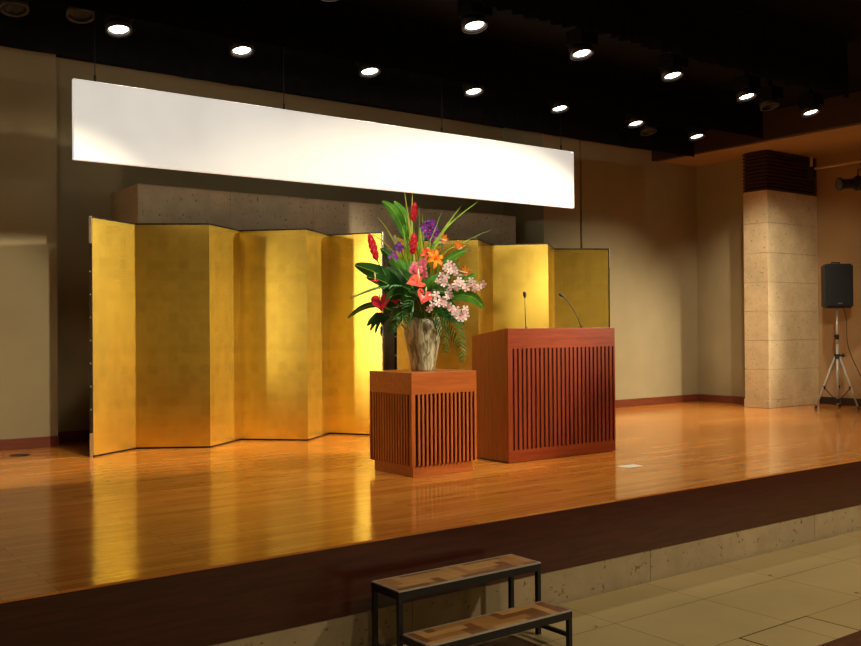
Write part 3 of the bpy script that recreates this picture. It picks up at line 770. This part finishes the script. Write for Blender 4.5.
grass('broad upright blade in front of the purple orchids', [(421, 266, .08), (421, 244, .1), (420, 226, .1)], .018, 'g_light')
grass('broad upright blade left of the lower red ginger', [(407, 268, .08), (405, 248, .1), (404, 231, .1)], .016, 'g_light')
grass('short upright blade below the purple orchids', [(427, 264, .1), (428, 250, .12), (430, 238, .12)], .015, 'g_mid')
grass('short blade at the left of the upright bunch', [(404, 270, .06), (400, 250, .08), (398, 234, .08)], .010, 'g_light')
grass('slanting bright blade right of the purple orchids', [(428, 264, .08), (437, 243, .1), (447, 224, .12)], .014, 'g_light')
grass('green blade between the two highest broad leaves', [(410, 264, -.02), (407, 235, -.04), (402, 206, -.05)], .013, 'g_light')

# broad leaves
leaf('long pointed bright green leaf at the upper left of the bouquet', [(406, 240, .0), (400, 222, .02), (392, 209, .03), (382, 201, .04)], .045, 'g_mid', SIDE+UP*.6)
leaf('pointed green leaf tucked behind the highest blades', [(409, 238, -.05), (406, 222, -.04), (401, 210, -.04), (394, 201, -.05)], .04, 'g_mid', SIDE+UP*.6)
leaf('large dark pointed leaf stretching left over the gold screen', [(402, 288, .04), (388, 279, .08), (372, 271, .12), (354.5, 264.5, .14)], .075, 'g_dark')
leaf('dark leaf below the large pointed left leaf', [(404, 294, .08), (392, 287, .14), (380, 280, .18), (366, 277, .2)], .06, 'g_dark')
leaf('dark leaf slanting up left behind the left red ginger', [(406, 280, -.02), (398, 266, -.02), (390, 256, -.04), (380, 248, -.06)], .05, 'g_dark', SIDE+UP)
leaf('dark slanting leaf beneath the pair of small purple flowers', [(416, 292, .08), (408, 276, .12), (399, 264, .13), (390, 257, .14)], .05, 'g_mid', SIDE+UP)
leaf('dark green leaf pointing right below the orange bird flower', [(440, 264, .04), (450, 258, .06), (459, 253, .06), (467.5, 249.5, .05)], .035, 'g_mid')
leaf('broad green leaf in the middle below the orange lily', [(422, 296, .12), (428, 288, .18), (434, 281, .2), (440, 274, .2)], .055, 'g_mid', SIDE+UP*.4)
leaf('green leaf curling down at the right under the pale orchids', [(448, 300, .1), (460, 295, .13), (474, 298, .13), (484, 308, .1)], .05, 'g_mid')
leaf('narrow green leaf pointing right under the lowest orange flower', [(452, 288, .0), (462, 280, .0), (470, 277, .0), (477, 274, -.02)], .03, 'g_mid')
leaf('narrow curved leaf tip hanging lowest at the far left', [(392, 310, .06), (376, 305, .1), (362, 308, .12), (347, 318.5, .12)], .028, 'g_frond')
fill = [((412, 300, .14), (402, 294, .22), (392, 296, .26), (384, 304, .27), .06, 'g_dark'), ((430, 306, .14), (440, 300, .2), (448, 304, .22), (456, 312, .22), .055, 'g_dark'),
        ((420, 300, .1), (412, 286, .16), (404, 276, .18), (398, 268, .16), .06, 'g_dark'), ((424, 296, .1), (416, 280, .14), (412, 268, .14), (410, 258, .12), .05, 'g_mid'),
        ((428, 300, .1), (436, 288, .12), (446, 278, .12), (455, 270, .1), .055, 'g_dark'), ((418, 310, .16), (406, 310, .24), (396, 316, .26), (388, 326, .24), .05, 'g_dark'),
        ((432, 310, .1), (446, 312, .14), (456, 318, .14), (464, 326, .12), .045, 'g_dark'), ((422, 312, .18), (418, 302, .26), (414, 296, .28), (408, 290, .28), .055, 'g_dark'),
        ((418, 298, -.06), (404, 284, -.12), (394, 274, -.16), (386, 268, -.18), .06, 'g_dark'), ((430, 298, -.06), (442, 284, -.12), (452, 272, -.16), (460, 262, -.18), .06, 'g_dark'),
        ((424, 294, -.05), (424, 276, -.1), (422, 262, -.13), (420, 250, -.15), .06, 'g_dark'), ((414, 304, .0), (398, 300, .0), (386, 302, .0), (374, 306, .0), .055, 'g_dark'),
        ((434, 304, .0), (448, 298, .0), (458, 290, .0), (468, 286, .0), .05, 'g_dark'), ((420, 300, -.1), (410, 292, -.22), (402, 292, -.3), (394, 298, -.34), .06, 'g_dark'),
        ((428, 300, -.1), (438, 292, -.22), (446, 292, -.3), (452, 298, -.34), .06, 'g_dark'), ((424, 305, .12), (428, 296, .22), (432, 290, .26), (437, 290, .3), .05, 'g_dark')]
for a in fill:
    leaf('dark green filler leaf packed among the stems above the vase mouth', a[:4], a[4], a[5], SIDE*.6+UP*.7, 'dark filler leaves above the vase mouth')

# palm fronds
frond('palm frond reaching left with leaflets hanging over the gold screen', [(412, 292, .16), (384, 286, .24), (352, 297, .28)], .085, 30, w=.0085, droop=.9, up=Vector((0, 0, 1)))
frond('palm frond drooping right of the vase', [(430, 306, .14), (448, 318, .2), (460, 342, .2), (462, 360, .18)], .15, 20, w=.0065, droop=.25)
frond('palm frond hanging straight down over the right side of the vase', [(424, 304, .2), (436, 314, .28), (444, 335, .27), (446, 350, .26)], .13, 20, w=.0065, droop=.25)
frond('palm frond drooping over the left side of the vase', [(416, 306, .18), (402, 312, .24), (393, 332, .23)], .12, 20, w=.0065, droop=.3)
frond('palm frond fanning out in the centre over the vase mouth', [(418, 300, .26), (410, 304, .34), (406, 322, .32)], .15, 22, w=.007, droop=.3)
frond('palm frond curling right over the vase rim', [(428, 302, .22), (440, 306, .28), (450, 320, .26)], .12, 20, w=.0065, droop=.3)
frond('short palm frond behind the vase on the left', [(412, 306, -.08), (398, 312, -.12), (388, 330, -.14)], .12, 18, w=.006, droop=.4)
# split leaf at lower left
t, base = root_thing('split_leaf', 'dark split leaf with finger lobes drooping at the lower left', 'leaf')
Q = [A(398, 312, .1), A(388, 318, .14)]
MB().tube(loc(curve([base, Q[0], Q[1]]), base), .004, 6).build('stem', M['g_stem'], t, smooth=True)
mb = MB()
for (x_, y_, w_) in ((367, 326, .026), (370, 331, .02), (375, 334, .016), (381, 337, .014), (372, 319, .018)):
    mb.blade(loc(curve([A(390, 317, .14), A((390+x_)/2-3, (317+y_)/2-4, .16), A(x_, y_, .16)], 6), base), w_, UP+SIDE*.2, None, .15)
mb.build('lobes', M['g_dark'], t, smooth=True)

# red gingers
def ginger(label, tip, bot, rad, d=.12):
    t, base = root_thing('red_ginger', label, 'flower', 'red ginger flowers')
    a, b = A(*bot, d), A(*tip, d)
    stem(t, base, a)
    ax = (b-a); ln = ax.length; ax.normalize(); u = ax.cross(TOC).normalized(); v = ax.cross(u)
    mb = MB(); mb.tube(loc([a, a+ax*ln*.35, a+ax*ln*.75, b-ax*ln*.05], base), [rad*.35, rad*.62, rad*.45, rad*.1], 10)
    k = 0; nlev = 8
    for lev in range(nlev):
        f = lev/(nlev-1); p = a+ax*ln*(.02+.74*f); rr = rad*(.35+.65*math.sin(PI*(.18+.72*f)))
        for j in range(5):
            th = 2*PI*j/5 + lev*.65; o_ = math.cos(th)*u+math.sin(th)*v
            mb.blade(loc([p+o_*rr*.35, p+o_*rr*.7+ax*ln*.07, p+o_*rr*.85+ax*ln*.17, p+o_*rr*.45+ax*ln*.3], base), rad*.4, ax.cross(o_), None, -.3, nc=2)
    mb.build('bracts', M['red'], t, smooth=True)
ginger('red ginger flower standing highest in the bouquet', (415, 203), (413, 221), .032, .08)
ginger('red ginger flower in the middle above the pink orchids', (414, 234), (412.5, 254), .036, .14)
ginger('red ginger flower tilted at the far left of the bouquet', (369.5, 235), (377, 260), .038, .12)

# generic five petal blossoms
def blossom(mb, c, face, size, n=5, mi=0, lip=None, wid=.42, cup=.2, rnd=random):
    face = face.normalized(); u = face.cross(Vector((0, 0, 1)))
    if u.length < .1: u = face.cross(Vector((1, 0, 0)))
    u.normalize(); v = face.cross(u); ph = rnd.uniform(-.3, .3)+PI/2
    for j in range(n):
        th = ph+2*PI*j/n; o_ = math.cos(th)*u+math.sin(th)*v
        mb.blade([c+o_*size*.06, c+o_*size*.5+face*size*cup*.6, c+o_*size*.85+face*size*cup*.7, c+o_*size*1.05+face*size*cup*.3], size*wid, face.cross(o_), lambda q: (.3+.9*q if q < .6 else (1.0-(q-.6)/.4*.9)), .12, mi, nc=3)
    if lip is not None:
        mb.blade([c, c+face*size*.3-v*0+Vector((0, 0, -.15*size)), c+face*size*.4+Vector((0, 0, -.5*size))], size*.26, u, lambda q: .5+.6*q if q < .7 else .9, .4, lip, nc=3)
def spray(label, pts, cents, mats, size, group, name='orchid_spray', jitter=.02, wid=.42, cup=.2, cat='flower', n=5):
    t, base = root_thing(name, label, cat, group)
    C = curve([base]+[A(*p) for p in pts], 10)
    MB().tube(loc(C, base), .0035, 6).build('stem', M['g_stem'], t, smooth=True)
    rnd = random.Random(CNT[0]*3)
    for (x_, y_, d_) in cents:
        p = A(x_, y_, d_)
        near = min(C, key=lambda q: (q-p).length)
        mb = MB(); f = (TOC*1.2 + SIDE*rnd.uniform(-.7, .7) + Vector((0, 0, rnd.uniform(-.5, .3))))
        c = p-base
        mb.tube([near-base, c-f.normalized()*.004], .0015, 5, mi=2)
        blossom(mb, c, f, size*rnd.uniform(.85, 1.12), n, 0, 1, wid, cup, rnd)
        mb.build('blossom', [M[mats[0]], M[mats[1]], M['g_stem']], t, smooth=True)
G = 'pale pink orchid sprays'
spray('pale orchid spray rising under the orange lily', [(432, 300, .12), (440, 285, .17), (450, 266, .2)],
      [(449, 264, .2), (453, 267, .2), (446, 268, .22), (450, 271, .23), (441, 275, .2), (446, 277, .22), (438, 281, .22), (443, 284, .2), (455, 272, .17), (444, 281, .24)], ('orchid', 'pink'), .033, G)
spray('longest pale orchid spray stretching right over the gold screen', [(432, 302, .16), (446, 290, .22), (462, 282, .22), (484, 286, .16)],
      [(448, 292, .22), (451, 287, .24), (456, 284, .24), (459, 280, .22), (462, 284, .23), (457, 288, .25), (468, 284, .2), (471, 280, .2), (474, 284, .2), (479, 287, .18), (475, 289, .18), (483, 284, .16), (447, 297, .24), (451, 295, .24), (466, 288, .2)], ('orchid', 'pink'), .033, G)
spray('lower pale orchid spray sloping down right above the palm frond', [(430, 304, .2), (440, 298, .28), (454, 306, .28), (467, 318, .24)],
      [(431, 298, .3), (436, 295, .3), (432, 305, .32), (438, 303, .31), (444, 304, .3), (449, 306, .3), (452, 309, .3), (457, 310, .29), (455, 314, .3), (461, 314, .27), (463, 318, .27), (466, 315, .25), (459, 318, .27), (465, 309, .24), (442, 300, .3), (429, 309, .3)], ('orchid', 'pink'), .034, G)
spray('cluster of pink orchids in the centre of the bouquet', [(424, 292, .12), (422, 280, .18), (420, 266, .2)],
      [(414.5, 265, .24), (423, 262, .24), (419, 270, .26), (413, 270, .24), (424, 268, .23), (425, 275, .22)], ('pink', 'magenta'), .037, 'pink orchid cluster', wid=.55)
GP = 'purple orchid clusters'
spray('large cluster of purple orchids at the top centre', [(422, 285, .0), (427, 255, .04), (430, 232, .06)],
      [(427, 224, .06), (432, 223, .07), (425, 230, .08), (430, 229, .1), (435, 229, .08), (428, 235, .08), (433, 235, .08), (437, 233, .05), (423, 226, .05), (432, 240, .06)], ('purple', 'magenta'), .032, GP, wid=.5)
spray('small purple orchid cluster left of the lower red ginger', [(414, 285, .05), (405, 262, .1), (400, 246, .12)],
      [(399, 244, .13), (402, 247, .13), (400, 250, .14), (397, 247, .12)], ('purple', 'purple'), .026, GP, wid=.5)
spray('small reddish purple orchid cluster above the dark left leaf', [(412, 285, .08), (401, 266, .14), (393, 256, .16)],
      [(390, 257, .17), (394, 254, .17), (396, 258, .18)], ('purple', 'magenta'), .026, GP, wid=.5)

# anthuriums
def anthurium(label, c, d, size, face, mat, tipdir):
    t, base = root_thing('anthurium', label, 'flower', 'anthurium flowers')
    p = A(*c, d); stem(t, base, p)
    face = Vector(face).normalized(); dn = Vector(tipdir); dn = (dn-face*dn.dot(face)).normalized(); sd = face.cross(dn)
    mb = MB(); rings = []; n = 26
    for r in (.15, .5, .8, 1.0):
        ring = []
        for k in range(n):
            a = 2*PI*k/n
            # heart outline, tip along dn
            x_ = .95*math.sin(a)**3; y_ = (13*math.cos(a)-5*math.cos(2*a)-2*math.cos(3*a)-math.cos(4*a))/16
            q = p + sd*(x_*size*r) - dn*(y_*size*r) + face*size*(.28*r*r*abs(x_) - .1*r*r + .03*math.sin(3*a)*r)
            ring.append(mb.bm.verts.new(q-base))
        rings.append(ring)
    for a_, b_ in zip(rings, rings[1:]):
        for k in range(n): mb.bm.faces.new((a_[k], a_[(k+1) % n], b_[(k+1) % n], b_[k]))
    mb.bm.faces.new(rings[0])
    mb.build('spathe', M[mat], t, smooth=True)
    s0 = p - dn*size*.15 - base
    MB().tube([s0, s0+face*size*.35-dn*size*.05+Vector((0, 0, size*.2)), s0+face*size*.55+Vector((0, 0, size*.7))], [size*.1, size*.11, size*.05], 8).build('spadix', M['cream'], t, smooth=True)
cf = TOC
anthurium('coral anthurium below the pink orchids', (416, 282), .3, .095, cf*.6+Vector((0, 0, .75))+SIDE*.15, 'coral', -SIDE*1.0+TOC*.4+Vector((0, 0, -.1)))
anthurium('coral anthurium to the left of the lower pale orchids', (424, 296), .33, .078, cf+SIDE*.5+Vector((0, 0, .3)), 'coral', Vector((0, 0, -1))-SIDE*.4)
anthurium('crimson anthurium at the left in front of the gold screen', (380.5, 302), .26, .085, cf+Vector((0, 0, .1))-SIDE*.1, 'crimson', Vector((0, 0, -1))+SIDE*.1)
anthurium('crimson anthurium seen edge-on above the left palm frond', (374, 280.5), .2, .055, cf*.35+Vector((0, 0, 1)), 'crimson', -SIDE)
anthurium('dark red anthurium half hidden by leaves left of the vase mouth', (395, 299), .2, .05, cf+Vector((0, 0, .4))+SIDE*.5, 'crimson', Vector((0, 0, -1)))

# orange lilies
def lily(label, c, d, size, face, mat):
    t, base = root_thing('orange_lily', label, 'flower', 'orange lilies')
    p = A(*c, d); stem(t, base, p); mb = MB(); f = Vector(face).normalized(); u = f.cross(Vector((0, 0, 1))).normalized(); v = f.cross(u)
    for j in range(6):
        th = 2*PI*j/6+.3; o_ = math.cos(th)*u+math.sin(th)*v
        mb.blade(loc([p-f*size*.3, p+o_*size*.4+f*size*.25, p+o_*size*.9+f*size*.25, p+o_*size*1.25-f*size*.12], base), size*.26, f.cross(o_), None, .2)
    mb.build('petals', M[mat], t, smooth=True)
    mb = MB()
    for j in range(5):
        th = 2*PI*j/5; o_ = math.cos(th)*u+math.sin(th)*v
        mb.tube(loc([p, p+f*size*.7+o_*size*.25], base), [.0015, .003], 5)
    mb.build('stamens', M['redorange'], t)
lily('orange lily in the middle of the bouquet right of the pink orchids', (435, 259), .2, .075, cf+SIDE*.5+Vector((0, 0, .2)), 'orange')
lily('red orange lily close beside the pink orchids', (427, 254), .17, .06, cf+Vector((0, 0, .5)), 'redorange')

def bird(label, c, d, size, ori=1):
    t, base = root_thing('bird_of_paradise', label, 'flower', 'bird of paradise flowers')
    p = A(*c, d); stem(t, base, p)
    MB().blade(loc([p-SIDE*size*.25*ori, p+SIDE*size*.3*ori+Vector((0, 0, .03*size)), p+SIDE*size*1.3*ori], base), size*.14, UP, None, .9, nc=4).build('beak', M['beak'], t, smooth=True)
    mb = MB()
    for k, (dx, dz) in enumerate(((-.3, .9), (0, 1.05), (.35, .85), (.55, .5))):
        mb.blade(loc([p, p+SIDE*size*dx*.4+Vector((0, 0, size*dz*.55)), p+SIDE*size*dx+Vector((0, 0, size*dz))+TOC*.01*k], base), size*.17, SIDE+TOC*.4, None, .3)
    mb.build('sepals', M['orange'], t, smooth=True)
    MB().blade(loc([p, p+SIDE*size*.3+Vector((0, 0, size*.3))+TOC*.01, p+SIDE*size*.75*ori+Vector((0, 0, size*.55))+TOC*.015], base), size*.06, UP, None, .3).build('tongue', M['orchid'], t, smooth=True)
bird('orange bird of paradise flower right of the purple orchids', (443, 244), .08, .105, -1)
bird('orange bird of paradise flower farthest right above the pale orchids', (458, 251), .05, .10, 1)
bird('low orange bird of paradise flower above the longest orchid spray', (465, 276), .06, .09, -1)

# ------------------------------------------------------------------ lights
def spot(name, loc_, target, W, ang, col=(1, .8, .55), size=.06, blend=.4):
    l = bpy.data.lights.new(name, 'SPOT'); l.energy = W; l.color = col; l.spot_size = math.radians(ang); l.spot_blend = blend; l.shadow_soft_size = size
    o = bpy.data.objects.new(name, l); COL.objects.link(o); o.location = loc_
    o.rotation_euler = (Vector(target)-Vector(loc_)).to_track_quat('-Z', 'Y').to_euler()
    return o
WARM = (1, .86, .62)
for i, (x, y) in enumerate(lights_at):
    spot('lamp_beam', (x, y-.02, LZ-.03), (x, y+.5, 0), 130, 84, WARM, .08, .8)
# spotlights on the side pipes, each aimed across the stage at the stone pillar opposite
spot('left_pipe_beam', (-.1, 7.3, 3.95), (12.9, 8.85, 1.9), 350, 12, WARM, .1, .5)
# banks of projectors either side of the hall, aimed up at the white board
def board_bank(name, bx, xs, k):
    for x in xs:
        z = 3.76; d = math.sqrt((x-bx)**2 + 4.46**2 + .7**2)
        spot(name, (bx, 3.9, 3.07), (x, 8.36, z), k*(1.3 if x < 3.3 and bx < 1 else 1)*d**3/4.46, math.degrees(2*math.atan(.88/d)), (1, .93, .80), .04, .9)
board_bank('left_board_beam', .2, (1.9, 2.6, 3.5, 4.5, 5.5, 6.5, 7.5), 2.1)
board_bank('right_board_beam', 12.95, (8.2, 7.2, 6.2, 5.2, 4.2, 3.2), 1.9)
spot('upper_wall_beam', (.5, 3.9, 3.05), (11.4, 10.3, 4.5), 40, 16, WARM, .05, .6)
# front-of-house spotlights, with added wing, side, sheen, pillar and centre fill beams
spot('front_right_beam', (12.95, 3.8, 4.3), (10.8, 10.2, .9), 2300, 44, WARM, .08, 1)
spot('screen_beam', (12.95, 4.2, 4.1), (4.2, 9.8, 1.6), 4300, 30, WARM, .08, .5)
spot('flower_beam', (-1.3, 3.8, 4.3), (5.0, 6.9, 2.75), 600, 11, WARM, .08, .5)
spot('wing_fill_beam', (3.96, 6.6, 4.5), (-.6, 8.6, 2.0), 2200, 46, (1, .9, .72), .08, .6)  # extra beam added to brighten the left pillar that the gold panels reflect
spot('wing_fill_beam', (11.19, 6.8, 4.5), (12.85, 8.9, 2.0), 330, 60, (1, .86, .66), .08, .8)  # its added counterpart, brightening the inner face of the right pillar
for z in (1.3, 2.1, 2.9, 3.7):  # invented unseen side lights that brighten the left screen's last panel
    spot('side_fill_beam', (-1.5, 7.9, z), (6.4, 9.55, 1.2+.3*z), 90, 14, WARM, .16, .7)
spot('sheen_fill_beam', (.3, 1.5, 3.2), (9.3, 9.6, 2.1), 190, 15, WARM, .12, .8)  # added unseen beam, gives the right screen's wide panels a soft sheen
spot('pillar_fill_beam', (4.0, 1.6, 4.85), (13.75, 8.65, 2.3), 1300, 17, WARM, .08, .7)  # added unseen beam that lifts the front of the stone pillar
spot('front_left_beam', (3.3, 3.9, 4.25), (1.5, 10.8, 1.2), 950, 34, WARM, .06, .5)
spot('centre_fill_beam', (7.4, 1.2, 4.85), (5.6, 6.8, 1.9), 1600, 28, WARM, .12, .6)  # added unseen front light for flowers, pedestal and lectern
for x, y, p in ((.6, -.6, 120), (3.6, -.2, 230), (6.9, .2, 540), (10.6, .6, 520)):  # unseen downlights added to brighten the hall floor and stage front
    spot('hall_fill_beam', (x, y, 4.9), (x, y+2.2, 0), p, 110, (1, .82, .56), .15, .7)
w = bpy.data.worlds.new('world'); bpy.context.scene.world = w; w.use_nodes = True
bg = w.node_tree.nodes['Background']; bg.inputs[0].default_value = (1, .7, .42, 1); bg.inputs[1].default_value = .055
sc = bpy.context.scene
sc.view_settings.view_transform = 'Standard'; sc.view_settings.look = 'None'; sc.view_settings.gamma = 1
sc.view_settings.use_curve_mapping = False; sc.view_settings.exposure = 0.0
